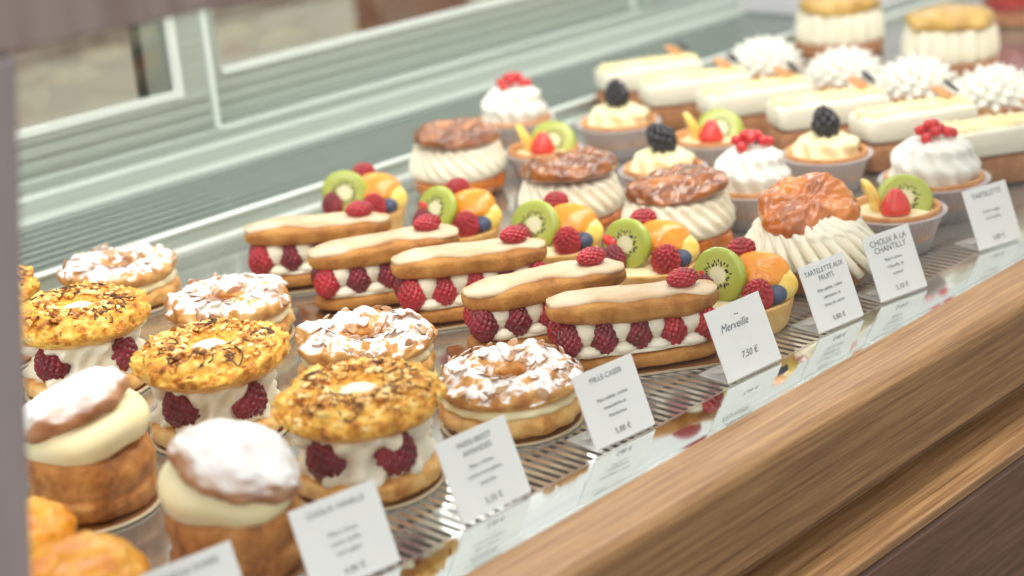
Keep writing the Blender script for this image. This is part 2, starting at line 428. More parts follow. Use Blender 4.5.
MB().box(.934, .940, 1.425, 1.435, .0525, .47).build('door_seal', 'darkgreen', case, smooth=False)
MB().box(.9405, .972, 1.428, 1.434, .0525, .47).build('rear_stile', 'stile', case, smooth=False)
door(.990, 1.66, 1.3995, .100, .45, '')
door(1.665, 2.33, 1.381, .100, .45, '')
# end posts, header, front glass, ends, lamp
def slanted_post():
    v = []
    for y in (.600, .640):
        v += [(.05, y, .003), (.289, y, .003), (.339, y, .3095), (.05, y, .3095)]
    f = [(0, 1, 2, 3), (7, 6, 5, 4), (0, 4, 5, 1), (1, 5, 6, 2), (2, 6, 7, 3), (3, 7, 4, 0)]
    return MB().add(v, f).build('end_post', 'post', case, smooth=False, bevel=.002)
slanted_post()
MB().box(.05, XB, .600, .640, .3105, .46).build('header', 'beam', case, smooth=False, bevel=.002)
MB().box(.345, XB, .592, .596, -.0012, .3100).build('front_glass', 'glass', case, smooth=False)
MB().box(1.84, 2.33, 1.214, 1.375, .0171, .062).build('vent_cover', 'endpanel', case, smooth=False, bevel=.003)
MB().box(2.35, 2.365, .600, 1.42, .0, .40).build('end_panel', 'endpanel', case, smooth=False)
MB().box(.50, 2.30, .645, .665, .385, .395).build('lamp_tube', 'led', case, smooth=False)
MB().box(.50, 2.30, 1.352, 1.376, .465, .505).build('lamp_tube', 'led', case, smooth=False)  # unseen rear tube, added to give the grille and strip bright highlights

# ------------------------------------------------------------------ room
def struct(o): o['kind'] = 'structure'; return o
struct(MB().box(-5, 8, -4, 6, -1.0, -.95).build('floor', 'floor', None, smooth=False))
struct(MB().box(-5, 8, 5.0, 5.1, -.95, 2.2).build('wall_back', 'wall', None, smooth=False))
bc = thing('back_counter', 'blurred pinkish brown cabinet counter seen through the rear glass doors', 'cabinet', (0, 3.1, -.95))
for k in range(8):
    x0 = -.2+.75*k
    b = MB().box(x0, x0+.735, 0, .55, 0, .62).build('cabinet_body', 'counter', bc, smooth=False, bevel=.004)
    MB().box(x0+.02, x0+.715, -.02, -.001, .05, .60).build('cabinet_door', 'counter', bc, smooth=False, bevel=.004)
MB().box(-.22, 5.8, -.03, .58, .62, .66).build('worktop', 'ctop', bc, smooth=False, bevel=.005)
def crate(x, y, z, sx, sy, sz, m, label, cat, name):
    t = thing(name, label, cat, (x, y, z))
    MB().box(0, sx, 0, sy, 0, sz).build('body', m, t, smooth=False, bevel=.01)
    MB().box(-.01, sx+.01, -.01, sy+.01, sz, sz+.03).build('lid', m, t, smooth=False, bevel=.006)
crate(1.15, 3.2, -.288, .55, .3, .16, 'ctop', 'pale storage box standing behind the left rear door', 'box', 'storage_box')
crate(2.56, 2.75, -.95, .14, .25, 1.2, 'rust', 'tall rust brown box behind the right rear door', 'box', 'tall_box')

# ------------------------------------------------------------------ price cards
FONT = None
def text_mesh(s, size, font=None, shear=0, bold=0):
    c = bpy.data.curves.new('t', 'FONT'); c.body = s; c.size = size; c.align_x = 'CENTER'; c.align_y = 'CENTER'; c.shear = shear; c.offset = bold
    o = bpy.data.objects.new('t', c); COL.objects.link(o)
    bpy.context.view_layer.update()
    me = bpy.data.meshes.new_from_object(o.evaluated_get(bpy.context.evaluated_depsgraph_get()))
    bpy.data.objects.remove(o); me.materials.clear(); me.materials.append(M['ink'])
    return me
LEAN = math.atan2(.042, .0175)      # the card climbs .042 while leaning back .0175
def card(x, y, rz, w, h, lines, label):
    t = thing('price_card', label, 'price card', (x, y, .0006), rz, 'white price cards along the front grille')
    p = MB().box(-w/2, w/2, 0, h, -.0005, .0005).build('card_sheet', 'card', t, smooth=False)
    p.rotation_euler = (LEAN, 0, 0); p.location = (0, 0, .0008)
    for s, yy_, sz, sh, b in lines:
        if not s: continue
        o = link(bpy.data.objects.new('printed_line', text_mesh(s, sz, None, sh, b)), p)
        o.location = (0, h*yy_, .00075)
    f = MB().box(-w*.5, w*.46, -.001, .026, 0, .0012)
    f.build('clear_foot', 'acrylic', t, smooth=False, bevel=.0005)
    v, fs = sphere(1, 20, 10, sc=(.006, .0045, .0012), c=(-w*.3, .016, .0022)); MB().add(v, fs).build('clip_button', 'acrylic', t)
    return t
T = .0048
def L3(t1, t2, body, price, ts=.0046):
    out = [(t1, .86, ts, 0, 0)]
    if t2: out.append((t2, .745, ts, 0, 0))
    for i, b in enumerate(body): out.append((b, .58-.115*i, .0034, 0, 0))
    out.append((price, .13, .0050, 0, 0)); return out
card(.4950, .6255, -.14, .053, .0455, L3('CHOUX VANILLE', '', ['Pâte à choux,', 'crème vanille,', 'sucre glace'], '4,90 €'), 'blurred white card before the crunchy cake nearest the glass')
card(.5965, .6225, -.06, .052, .0465, L3('PARIS-BREST', 'AMANDES', ['Pâte à choux,', 'crème mousseline,', 'amandes'], '5,50 €'), 'white card with two title lines in front of nearest sugared ring')
card(.7100, .6235, -.09, .050, .0460, L3('MILLE-CASSIS', '', ['Pâte sablée, crème', 'mousseline et', 'framboises'], '5,80 €'), 'white card with three text lines left of handwritten card')
card(.8385, .6205, -.06, .054, .0475, [('Merveille     ', .70, .0074, .4, 0), ('~', .84, .008, 0, 0), ('7,50 €', .27, .0062, .3, 0)], 'white card with a handwritten word, before the nearest eclair')
card(.9400, .6205, -.12, .047, .0470, L3('TARTELETTE AUX', 'FRUITS', ['Pâte sablée, crème', 'pâtissière, et', 'fruits de saison'], '5,80 €', .0050), 'white card titled TARTELETTE AUX FRUITS by the kiwi tartlet')
card(1.0155, .6165, -.18, .0485, .0475, L3('CHOUX À LA', 'CHANTILLY', ['Pâte à choux,', 'Chantilly, et', 'caramel'], '5,10 €', .0062), 'white card below the cup with strawberry, left of the farthest card')
card(1.1520, .6140, -.24, .0470, .0470, L3('TARTELETTE', '', ['Fruits rouges', 'et Chantilly'], '5,80 €', .0056), 'farthest white card at the right, below the currant tartlet')
card(.4070, .6330, -.14, .050, .0455, L3('CHOUX DORÉS', '', ['Pâte à choux,', 'sucre'], '4,50 €'), 'nearest white card, cut by the bottom edge of the photo')

# ------------------------------------------------------------------ boards
def round_board(x, y, r, label):
    t = thing('cake_board', label, 'cake board', (x, y, 0), 0, 'brown cake boards')
    lathe([(r-.003, .0002), (r-.002, .0003), (r-.0015, .0012), (r-.002, .0016)], 72).build('board_top', 'goldboard', t)
    lathe([(r-.0019, .0002), (r, .0003), (r+.0004, .0010), (r, .0018), (r-.0019, .0018)], 72, close=False).build('rim', 'boardrim', t)
    return t
BZ = .0019
ANG = R(-35)
def bar_board(x, y, rz, label, L=.15, W=.056):
    t = thing('eclair_board', label, 'cake board', (x, y, 0), rz, 'oblong eclair boards')
    MB().box(-L/2, L/2, -W/2, W/2, .0003, .0016).build('board_top', 'goldboard', t, smooth=False, bevel=.0003)
    rm = MB()
    rm.box(-L/2-.0006, L/2+.0006, -W/2-.0007, -W/2-.0001, .0002, .0018); rm.box(-L/2-.0006, L/2+.0006, W/2+.0001, W/2+.0007, .0002, .0018)
    rm.build('rim', 'boardrim', t, smooth=False)
    return t

# ------------------------------------------------------------------ sugared choux with custard
AW = Vector((-.81, -.58, 0))
def sugared_choux(x, y, ang, off, seed, label):
    t = thing('cream_puff', label, 'cream puff', (x, y, BZ), 0, 'sugared cream puffs')
    lathe(smooth_prof([(.024, .0), (.033, .001), (.0362, .007), (.0368, .012), (.0350, .016), (.0362, .021), (.0370, .029), (.0345, .037), (.028, .039)], 40), 110,
          rough_f(.0026, 48, seed, .0012, 4)).build('choux_base', 'choux', t)
    ox, oy = off*.58, -off*.81
    m = Matrix.Translation((-ox*.3, -oy*.3, .046)) @ Matrix.Rotation(R(ang*.45), 4, AW)
    lathe(smooth_prof([(.020, -.013), (.031, -.010), (.0368, -.002), (.0368, .005), (.031, .012), (.018, .017), (.001, .018)], 24), 72,
          lambda a, b, c, th, tt: (a*(1+.02*sin(th*3+seed)), b*(1+.02*sin(th*3+seed)), c+.0015*sin(th*4+seed))).tf(m).build('custard', 'custard', t)
    m = Matrix.Translation((ox, oy, .060)) @ Matrix.Rotation(R(ang), 4, AW)
    cap = lathe(smooth_prof([(.020, -.006), (.031, -.0065), (.0365, -.002), (.036, .004), (.031, .0095), (.020, .0130), (.001, .0145)], 40), 96,
          rough_f(.0042, 34, seed+3, .003, 4))
    o = cap.build('sugared_lid', 'choux_sugar', t); o.matrix_local = m
    t.scale = (.95, .95, .98) if seed == 5 else (1, 1, 1)
    return t
round_board(.464, .829, .043, 'brown round board under the farther sugar-dusted cream puff')
round_board(.468, .690, .043, 'brown round board under the nearer sugar-dusted cream puff')
sugared_choux(.467, .826, 20, -.006, 1, 'farther sugar-dusted cream puff, lid tilted, beside left post')
sugared_choux(.468, .690, -24, .006, 5, 'nearer sugar-dusted cream puff behind the lowest price cards')

def golden_puff(x, y, s, seed, label):
    t = thing('golden_puff', label, 'choux bun', (x, y, 0), 0, 'golden choux buns')
    lathe(smooth_prof([(.020, 0), (.030, .001), (.033, .010), (.030, .018), (.02, .02)], 24), 72, rough_f(.002, 45, seed, .001)).build('choux_base', 'choux', t)
    lathe(smooth_prof([(.02, .016), (.030, .018), (.033, .026), (.029, .034), (.015, .036)], 20), 72,
          lambda a, b, c, th, tt: (a*(1+.04*cos(9*th+30*c)), b*(1+.04*cos(9*th+30*c)), c)).build('cream', 'cream', t)
    lathe(smooth_prof([(.02, .030), (.031, .031), (.0345, .037), (.032, .046), (.022, .054), (.001, .057)], 40), 96, rough_f(.005, 38, seed+2, .0035, 3)).build('golden_lid', 'golden', t)
    t.scale = (s, s, s)
golden_puff(.371, .683, .97, 3, 'golden glossy choux bun in the bottom left corner of the case')
golden_puff(.377, .760, .92, 8, 'smaller golden bun by the left post, below the farther sugared puff')

# ------------------------------------------------------------------ crunchy cakes
def crunchy(x, y, rz, seed, label):
    t = thing('crunchy_cream_cake', label, 'cake', (x, y, BZ), rz, 'crunchy almond cream cakes')
    lathe(smooth_prof([(.03, 0), (.041, .001), (.0445, .006), (.043, .012), (.034, .014)], 24), 96, rough_f(.002, 60, seed, .001)).build('base_biscuit', 'ringdough', t)
    def f(a, b, c, th, tt):
        k = 1+.06*cos(9*th+160*c+seed)+.05*sin(17*th-230*c+seed*2+3*nz((a, b, c), 30, seed))+.07*nz((a, b, c), 80, seed); return (a*k, b*k, c)
    lathe(smooth_prof([(.02, .010), (.036, .011), (.0400, .017), (.0350, .024), (.0360, .030), (.041, .039), (.034, .044), (.02, .044)], 60), 240, f).build('cream', 'cream', t)
    for k in range(4):
        a = R(-135+45+90*k)+.15*sin(seed+k)
        add_rasp(t, (.0325*cos(a), .0325*sin(a), .0265), (.3*sin(k), .2, a), 1.22, 'rasp_dark')
    # ring shaped crust
    def g(a, b, c, th, tt):
        rr = sqrt(a*a+b*b)+1e-6
        d = fbm((a, b, c), 75, seed+5, 4)*.0042 + abs(fbm((a, b, c), 170, seed+8, 3))*.003
        k = 1+d/max(rr, .012)*.8; return (a*k, b*k, c+d*1.0*(1 if c > .048 else .4))
    prof = smooth_prof([(.012, .044), (.032, .0415), (.0450, .044), (.0478, .049), (.044, .0545), (.035, .0585), (.024, .059), (.0165, .0575), (.0135, .053), (.001, .052)], 70)
    cr = lathe(prof, 200, g).build('crunchy_crust', 'crunch', t)
    lathe(smooth_prof([(.030, .040), (.0415, .0408), (.0448, .0440), (.0440, .0475), (.036, .049)], 16), 96, rough_f(.0012, 60, seed+4, .0008)).build('plain_rim', 'ringdough', t)
    v, fs = sphere(1, 40, 16, lambda p: 1+.08*nz(p, 3, seed), c=(0, 0, .0535), sc=(.0125, .0125, .0055)); MB().add(v, fs).build('cream_centre', 'cream', t)
    rnd = random.Random(seed)
    def zt(r):
        P = [(0, .055), (.012, .056), (.018, .0595), (.024, .0615), (.034, .0608), (.042, .0565), (.0455, .051), (.06, .046)]
        for i in range(len(P)-1):
            if r <= P[i+1][0]: return P[i][1]+(P[i+1][1]-P[i][1])*(r-P[i][0])/(P[i+1][0]-P[i][0])
        return .046
    cm = MB()
    for k in range(230):
        a = rnd.uniform(0, 2*pi); q = rnd.uniform(.0165, .0465); sz = rnd.uniform(.0012, .0028)
        v, fs = sphere(1, 7, 5, lambda p: 1+.5*nz(p, 2, k), sc=(sz*1.3, sz, sz*.6))
        m = Matrix.Translation((q*cos(a), q*sin(a), zt(q)+.0004)) @ Matrix.Rotation(rnd.uniform(0, 6), 4, 'Z') @ Matrix.Rotation(rnd.uniform(-.7, .7), 4, 'X')
        cm.add([m @ Vector(p) for p in v], fs)
    c_ = cm.build('almond_crumbs', 'crumb', t, smooth=False); c_['kind'] = 'stuff'
    dz = MB()
    for k in range(16):
        a = rnd.uniform(0, 2*pi); r0 = rnd.uniform(.022, .042); pts = []; ax, ay = r0*cos(a), r0*sin(a); hd = rnd.uniform(0, 6.28); bend = rnd.choice((-1, 1))*rnd.uniform(.15, .45)
        for j in range(16):
            hd += bend+rnd.uniform(-.35, .35); ax += .0019*cos(hd); ay += .0019*sin(hd); q = sqrt(ax*ax+ay*ay)
            if q > .044: ax *= .044/q; ay *= .044/q; hd += 1; q = .044
            if q < .019: ax *= .019/q; ay *= .019/q; q = .019
            pts.append((ax, ay, zt(q)+.0010))
        tube(pts, .00055, 5, dz)
    d = dz.build('chocolate_drizzle', 'choc', t); d['kind'] = 'stuff'
    return t
CR = [(.581, .713, 'crunchy golden cake with dark raspberries nearest the price cards'),
      (.579, .853, 'crunchy golden cake between the two others, behind the nearer sugared puff'),
      (.576, .998, 'crunchy golden cake with drizzle behind the farther sugared puff'),
      (.560, 1.118, 'crunchy golden cake mostly hidden by the left post')]
for i, (x, y, l) in enumerate(CR):
    crunchy(x, y, .12*i, 11+i*7, l)
    round_board(x, y, .0455, 'round board under the ' + l)

# ------------------------------------------------------------------ almond rings
def ring(x, y, rz, seed, label):
    t = thing('almond_ring', label, 'ring cake', (x, y, BZ), rz, 'sugared almond rings')
    def torus(Rm, a, zc, f, name, m, hz, seg=180, rs=36):
        v = []
        for i in range(seg):
            th = 2*pi*i/seg
            for k in range(rs):
                ph = 2*pi*k/rs; rr = Rm+a*cos(ph); v.append(f(rr*cos(th), rr*sin(th), zc+hz*sin(ph), th, ph))
        fs = [(i*rs+k, ((i+1) % seg)*rs+k, ((i+1) % seg)*rs+(k+1) % rs, i*rs+(k+1) % rs) for i in range(seg) for k in range(rs)]
        return MB().add(v, fs).build(name, m, t)
    def fb(a, b, c, th, ph):
        k = 1+.02*cos(14*th+3*c*100)+.0016/.03*fbm((a, b, c), 60, seed); return (a*k, b*k, max(c, 0)+.0006*nz((a, b, c), 90, seed))
    torus(.0300, .0158, .0085, fb, 'lower_ring', 'ringdough', .0095)
    def fc(a, b, c, th, ph):
        k = 1+.018*cos(18*th); return (a*k, b*k, c)
    torus(.0300, .0145, .0175, fc, 'cream', 'custard', .0055)
    def ft(a, b, c, th, ph):
        d = fbm((a, b, c), 55, seed+4, 4)*.0036; k = 1+d/.03; return (a*k, b*k, c+d*1.2)
    torus(.0298, .0162, .0262, ft, 'upper_ring', 'ring', .0090)
    o = KIDS(t)
    lathe(smooth_prof([(.001, .014), (.010, .016), (.0135, .018), (.014, .014)], 12), 32, close=False).build('filling', 'ringdough', t)
    fl = MB(); rnd = random.Random(seed)
    for k in range(75):
        th = rnd.uniform(0, 2*pi); ph = rnd.uniform(.1, 2.9); rr = .0298+.0165*cos(ph); z = .0262+.0098*sin(ph)
        v, fs = sphere(1, 10, 6, sc=(rnd.uniform(.0042, .0062), rnd.uniform(.0024, .0036), .0005))
        m = Matrix.Translation((rr*cos(th), rr*sin(th), z+.0006)) @ Matrix.Rotation(th, 4, 'Z') @ Matrix.Rotation(pi/2-ph+rnd.uniform(-.5, .5), 4, 'Y') @ Matrix.Rotation(rnd.uniform(-.4, .4), 4, 'X') @ Matrix.Rotation(rnd.uniform(0, 3), 4, 'Z')
        fl.add([m @ Vector(p) for p in v], fs)
    f = fl.build('flaked_almonds', 'almond', t); f['kind'] = 'stuff'
    return t
RG = [(.695, .704, 'sugar-dusted almond ring nearest the glass, right of the crunchy cakes'),
      (.693, .836, 'sugar-dusted almond ring second from the glass, left of the eclairs'),
      (.691, .985, 'sugar-dusted almond ring third from the glass, behind the second'),
      (.696, 1.135, 'sugar-dusted almond ring farthest back, near the rear vent')]
for i, (x, y, l) in enumerate(RG):
    ring(x, y, i*1.3, 31+i*5, l); round_board(x, y, .0455, 'round board under the ' + l)

# ------------------------------------------------------------------ raspberry eclairs
def eclair(x, y, rz, seed, label, L=.115):
    t = thing('raspberry_eclair', label, 'eclair', (x, y, BZ), rz, 'raspberry eclairs')
    a, b = L/2, .0205
    def fr(s, za=.0012):
        def f(p):
            return (p[0]*(1+.012*nz(p, 40, s)), p[1]+.0016*fbm(p, 55, s+1, 3), p[2]+za*fbm(p, 38, s+2, 3))
        return f
    fb = fr(seed, .0009)
    superell(a, b, .0062, .0062, 3, 120, 22, lambda p: tuple(np.add(fb(p), (0, 0, .0066))), .55).build('lower_biscuit', 'biscuit', t)
    superell(a-.004, b-.0025, .0025, .0025, 3, 96, 12, lambda p: (p[0], p[1]+.0012*nz(p, 90, seed), p[2]+.0135+.0009*nz(p, 70, seed+1)), .7).build('cream_layer', 'cream', t)
    rnd = random.Random(seed)
    n = 5; xs = [-a+.0105+(2*a-.021)*k/(n-1) for k in range(n)]
    for side in (-1, 1):
        for k, xx in enumerate(xs):
            add_rasp(t, (xx, side*(b-.0098), .0242), (rnd.uniform(-.15, .15), rnd.uniform(-.15, .15), rnd.uniform(0, 6)), rnd.uniform(.94, 1.03), 'rasp' if rnd.random() < .6 else 'rasp_dark')
    cb = MB()
    for side in (-1, 1):
        for k in range(n-1):
            xm = (xs[k]+xs[k+1])/2
            v, fs = sphere(1, 28, 16, lambda p: 1+.06*nz(p, 1.6, seed+k), c=(xm+rnd.uniform(-.001, .001), side*(b-.0130), .0285), sc=(.0104, .0100, .0098)); cb.add(v, fs)
            v, fs = sphere(1, 24, 14, c=(xm+.0015, side*(b-.0090), .0160), sc=(.0108, .0078, .0048)); cb.add(v, fs)
    cb.box(-a+.014, a-.014, -.004, .004, .014, .034)
    cb.build('piped_cream', 'cream', t)
    bend = .0015
    def zlid(px): return .0418+bend*cos(px/a*2+seed)
    fl = fr(seed+5, .0011)
    superell(a+.001, b-.0005, .0078, .0088, 3, 140, 24, lambda p: (lambda q: (q[0], q[1], q[2]+zlid(q[0])))(fl(p)), .6).build('upper_biscuit', 'biscuit', t)
    # draped icing ribbon
    nx, ny = 70, 14; v = []; L2 = a+.0006
    def top(px, py):
        q = min(.80, (abs(px)/(a+.001))**3+(abs(py)/(b-.001))**3)
        return zlid(px)+.0080*max(0, 1-q)**.31 + .0011*fbm((px, py, .007), 38, seed+7, 3)
    def wid(u): return (.0138+.0014*sin(u*5+seed)+.0009*sin(u*13+seed*2))*(max(0, 1-abs(u)**10)**.45)
    for lay in (0, 1):
        for i in range(nx+1):
            u = -1+2*i/nx
            for j in range(ny+1):
                w = -1+2*j/ny; px = u*L2; py = w*wid(u)-.001*sin(u*4+seed)
                e = (1-abs(w)**4)*(1-abs(u)**12)
                v.append((px, py, top(px, py)+(-.0012 if lay == 0 else .0012+.0017*e**.5+.0005*sin(u*9+seed)*sin(w*3+1))))
    fs = []; K = (nx+1)*(ny+1); idx = lambda l, i, j: l*K+i*(ny+1)+j
    for i in range(nx):
        for j in range(ny):
            fs.append((idx(1, i, j), idx(1, i+1, j), idx(1, i+1, j+1), idx(1, i, j+1)))
            fs.append((idx(0, i, j+1), idx(0, i+1, j+1), idx(0, i+1, j), idx(0, i, j)))
        fs.append((idx(0, i, 0), idx(0, i+1, 0), idx(1, i+1, 0), idx(1, i, 0))); fs.append((idx(1, i, ny), idx(1, i+1, ny), idx(0, i+1, ny), idx(0, i, ny)))
    for j in range(ny):
        fs.append((idx(0, 0, j+1), idx(0, 0, j), idx(1, 0, j), idx(1, 0, j+1))); fs.append((idx(0, nx, j), idx(0, nx, j+1), idx(1, nx, j+1), idx(1, nx, j)))
    MB().add(v, fs).build('icing', 'icing', t)
    r_ = add_rasp(t, (a*.60, -.002, top(a*.60, 0)+.0075), (0, R(90), R(5+seed*3 % 20)), 1, 'rasp', 1); r_.scale = (.72, .84, 1.02)
    return t
EC = [(.8095, .6975, -37, 'raspberry eclair nearest the glass, left of handwritten card'),
      (.806, .774, -33, 'raspberry eclair second from the glass, just behind the nearest'),
      (.823, .864, -33, 'raspberry eclair in the middle of the five'),
      (.809, .942, -34, 'raspberry eclair fourth from the glass'),
      (.816, 1.028, -39, 'raspberry eclair farthest from the glass, by the rear rail')]
for i, (x, y, an, l) in enumerate(EC):
    eclair(x, y, R(an), 2+i*3, l)
    bar_board(x, y, R(an), 'oblong brown board under the ' + l, .138, .046)

# ------------------------------------------------------------------ kiwi tartlets
VA = R(-54.4)      # the tartlets are set with the kiwi to one side
def shell(t, r, h, m='tartshell', name='tart_shell', flutes=0, r0=.82):
    P = smooth_prof([(r*r0*.6, 0), (r*r0, .0005), (r*.93, h*.5), (r, h), (r-.002, h+.0012), (r-.0045, h), (r-.006, h*.75), (r-.009, h*.7), (.001, h*.7)], 40)
    return lathe(P, 120, lambda a, b, c, th, tt: (a*(1+.012*sin(flutes*th)*c/h), b*(1+.012*sin(flutes*th)*c/h), c+.0006*nz((a, b, c), 90, flutes))).build(name, m, t)
def kiwi_tart(x, y, seed, label):
    rnd = random.Random(seed)
    t = thing('fruit_tartlet', label, 'tartlet', (x, y, 0), VA+rnd.uniform(-.12, .12), 'kiwi fruit tartlets')
    shell(t, .0355, .021, flutes=0)
    lathe(smooth_prof([(.028, .015), (.030, .0185), (.02, .022), (.001, .0235)], 14), 48, close=True).build('custard', 'custard', t)
    # local x = across the picture, local y = away
    kiwi(t, (-.0145, -.003, .0390), (R(72)+rnd.uniform(-.12, .12), R(8)+rnd.uniform(-.25, .25), R(-22)+rnd.uniform(-.3, .3)))
    add_rasp(t, (.0125, -.0195, .029), (R(20), R(-15), 1), 1.08, 'rasp')
    add_rasp(t, (-.0020, .018, .0495), (R(50), R(35), 1), 1.0, 'rasp', 1)
    wedge(t, 'strawberry_half', 'straw', (-.022, .010, .037), (R(30), R(10), R(40)), .0125, .0095, .007)
    add_rasp(t, (-.026, -.010, .030), (0, 0, 1), .9, 'rasp_dark')
    bb = add_ball(t, 'blueberry', .0076, 'blueb', (.0245, -.0135, .028), (1, 1, .88))
    wedge(t, 'apricot_wedge', 'orange', (.0125, .004, .0375), (R(48), R(2)+rnd.uniform(-.15, .15), R(-8)), .0210, .0150, .0090)
    wedge(t, 'peach_wedge', 'peach', (.0235, .001, .0320), (R(40), R(30), R(-30)), .0160, .0125, .0075)
    wedge(t, 'peach_wedge', 'peach', (.002, .018, .034), (R(-20), R(-10), R(20)), .0145, .010, .007)
    return t
FT = [(.906, .679, 'kiwi fruit tartlet nearest the glass, behind the handwritten card'),
      (.932, .785, 'kiwi fruit tartlet second from the glass'),
      (.934, .880, 'kiwi fruit tartlet in the middle of the five'),
      (.927, .984, 'kiwi fruit tartlet fourth from the glass'),
      (.925, 1.097, 'kiwi fruit tartlet farthest from the glass, beside the last eclair')]
for i, (x, y, l) in enumerate(FT): kiwi_tart(x, y, i+1, l)

# ------------------------------------------------------------------ caramel puffs
def caramel_puff(x, y, rz, seed, label, tilt=(0, 0), m='caramel_dark', splay=0):
    t = thing('caramel_cream_puff', label, 'cream puff', (x, y, 0), rz, 'caramel-topped cream puffs')
    lathe(smooth_prof([(.024, 0), (.036, .001), (.0415, .007), (.0430, .013), (.041, .018), (.030, .019)], 26), 96, rough_f(.003, 42, seed, .0015)).build('choux_base', 'caramel' if not splay else 'choux', t)
    def f(a, b, c, th, tt):
        q = (c-.016)/.034; sw = 22*th+(2.0+3.2*q)*5+2*nz((a, b, 0), 14, seed)
        k = 1+(.035+.012*sin(th*2+seed))*cos(sw)*min(1, 4*max(q, 0)+.3)+.02*nz((a, b, c), 50, seed)
        return (a*k, b*k, c+.0008*cos(sw))
    lathe(smooth_prof([(.02, .016), (.036, .017), (.0430, .022), (.0440, .030), (.0405, .040), (.0375, .047), (.025, .050), (.001, .050)], 40), 300, f).build('whipped_cream', 'cream', t)
    if splay:
        mb = MB()
        for k in range(26):
            a = 2*pi*k/26+.1; pts = []
            for j in range(9):
                q = j/8; rr = .018+.037*q; aa = a+.75*q
                pts.append((rr*cos(aa), rr*sin(aa), max(.050-.034*q*q, .014)))
            tube(pts, lambda u: (.0058*(1-.45*u)), 8, mb)
        mb.build('cream_petals', 'cream', t)
    mm = Matrix.Translation((0, 0, .0535 if not splay else .056)) @ Matrix.Rotation(tilt[0], 4, 'X') @ Matrix.Rotation(tilt[1], 4, 'Y')
    sc_ = .94 if splay else 1
    def g(a, b, c, th, tt):
        d = fbm((a, b, c), 46, seed+3, 4)*.0060; rr = sqrt(a*a+b*b); k = sc_*(1+d*.34*min(1, rr/.02)/max(rr, .02)+(.10*max(0, cos(th+.9))**6 if splay else 0)); return (a*k, b*k*(.94 if not splay else .84), c+d*(1 if c > 0 else .3))
    o = lathe(smooth_prof([(.022, -.006), (.036, -.005), (.0425, -.001), (.039, .005), (.028, .009), (.012, .0105), (.001, .011)], 40), 110, g).build('caramel_lid', m, t)
    o.matrix_local = mm
    return t
caramel_puff(1.062, 1.118, .3, 3, 'caramel-topped cream puff farthest from the glass', (R(2), R(3)))
caramel_puff(1.020, .940, 1.1, 8, 'caramel-topped cream puff third from the glass', (R(-1), R(6)))
caramel_puff(1.021, .826, 2.2, 14, 'caramel-topped cream puff second from the glass, behind the orange-glazed one', (R(-2), R(5)))
caramel_puff(1.010, .694, 0, 21, 'orange-glazed cream puff nearest the glass with splayed cream', (R(20), R(-16)), 'caramel', True)

# ------------------------------------------------------------------ tartlets in cups
def cup(t, r, h=.030):
    n = 44
    lathe([(r*.70, .0004), (r*.74, .0008), (r*1.0, h), (r*1.09, h+.0008), (r*1.09, h+.002), (r*.985, h+.0012), (r*.72, .0018), (.0005, .0015)], n*4,
          lambda a, b, c, th, tt: (a*(1+.014*sin(n*th)*(.3 < tt or 1)), b*(1+.014*sin(n*th)), c)).build('plastic_cup', 'cup', t)
def swirl(t, r, h, z, m, seed, turns=2.6, lobes=13, name='whipped_cream', amp=.08):
    def f(a, b, c, th, tt):
        sw = lobes*th+tt*turns*6
        k = 1+amp*.6*cos(sw)+.055*cos(tt*turns*2.4*pi+th)+.05*nz((a, b, c), 60, seed); return (a*k, b*k, c+.001*cos(sw))
    return lathe(smooth_prof([(r*.7, z), (r*.98, z+h*.10), (r*1.0, z+h*.40), (r*.93, z+h*.65), (r*.76, z+h*.86), (r*.42, z+h*.98), (.001, z+h)], 44), 160, f).build(name, m, t)
def base_tart(name, x, y, r, label, group, rz=VA):
    t = thing(name, label, 'tartlet', (x, y, 0), rz, group)
    cup(t, r*.93); s = .004
    o = shell(t, r*.90, .024, 'tartbrown'); o.location = (0, 0, .0095)
    return t
def currant_tart(x, y, r, seed, label):
    t = base_tart('currant_tartlet', x, y, r, label, 'red currant tartlets')
    swirl(t, r*.78, .040, .025, 'whitecream', seed, name='whipped_cream')
    rnd = random.Random(seed)
    for k in range(9):
        a = k*2.4; q = .0042*sqrt(k)
        add_ball(t, 'red_currant', .0046, 'currant', (q*1.35*cos(a), q*sin(a), .0650+.009*(1-k/9)+rnd.uniform(0, .003)))
    return t
def blackberry_tart(x, y, r, seed, label):
    t = base_tart('blackberry_tartlet', x, y, r, label, 'blackberry custard tartlets')
    swirl(t, r*.72, .024, .025, 'custard', seed, 1.6, 8, 'custard_swirl')
    key = 'bb'
    if key not in CACHE:
        o = berry(.0112, .0142, 40, .42, 80, 50).build('blackberry', 'blackb', t); CACHE[key] = o.data
    else: o = link(bpy.data.objects.new('blackberry', CACHE[key]), t)
    o.location = (0, -.002, .0595); rnd = random.Random(seed); o.rotation_euler = (rnd.uniform(-.3, .3), rnd.uniform(-.9, .3), 0)
    return t
def small_fruit_tart(x, y, r, seed, label):
    t = base_tart('strawberry_tartlet', x, y, r, label, 'strawberry and kiwi tartlets')
    lathe(smooth_prof([(r*.80, .026), (r*.78, .029), (r*.5, .032), (.001, .033)], 12), 48).build('custard', 'custard', t)
    v = lathe(smooth_prof([(.001, -.001), (.011, 0), (.0128, .005), (.010, .014), (.005, .021), (.001, .023)], 26), 40).build('strawberry', 'straw', t)
    v.location = (.001, -.015, .0315); v.rotation_euler = (R(-12), 0, 0); v.scale = (.9, .9, .9)
    kiwi(t, (.009, .003, .039), (R(58), R(16), R(-12)), .0215, .003)
    wedge(t, 'pineapple_slice', 'peach', (-.018, -.002, .041), (R(10), R(70), R(20)), .0175, .0110, .0060)
    add_ball(t, 'blueberry', .007, 'blueb', (-.004, .016, .038), (1, 1, .88))
    return t
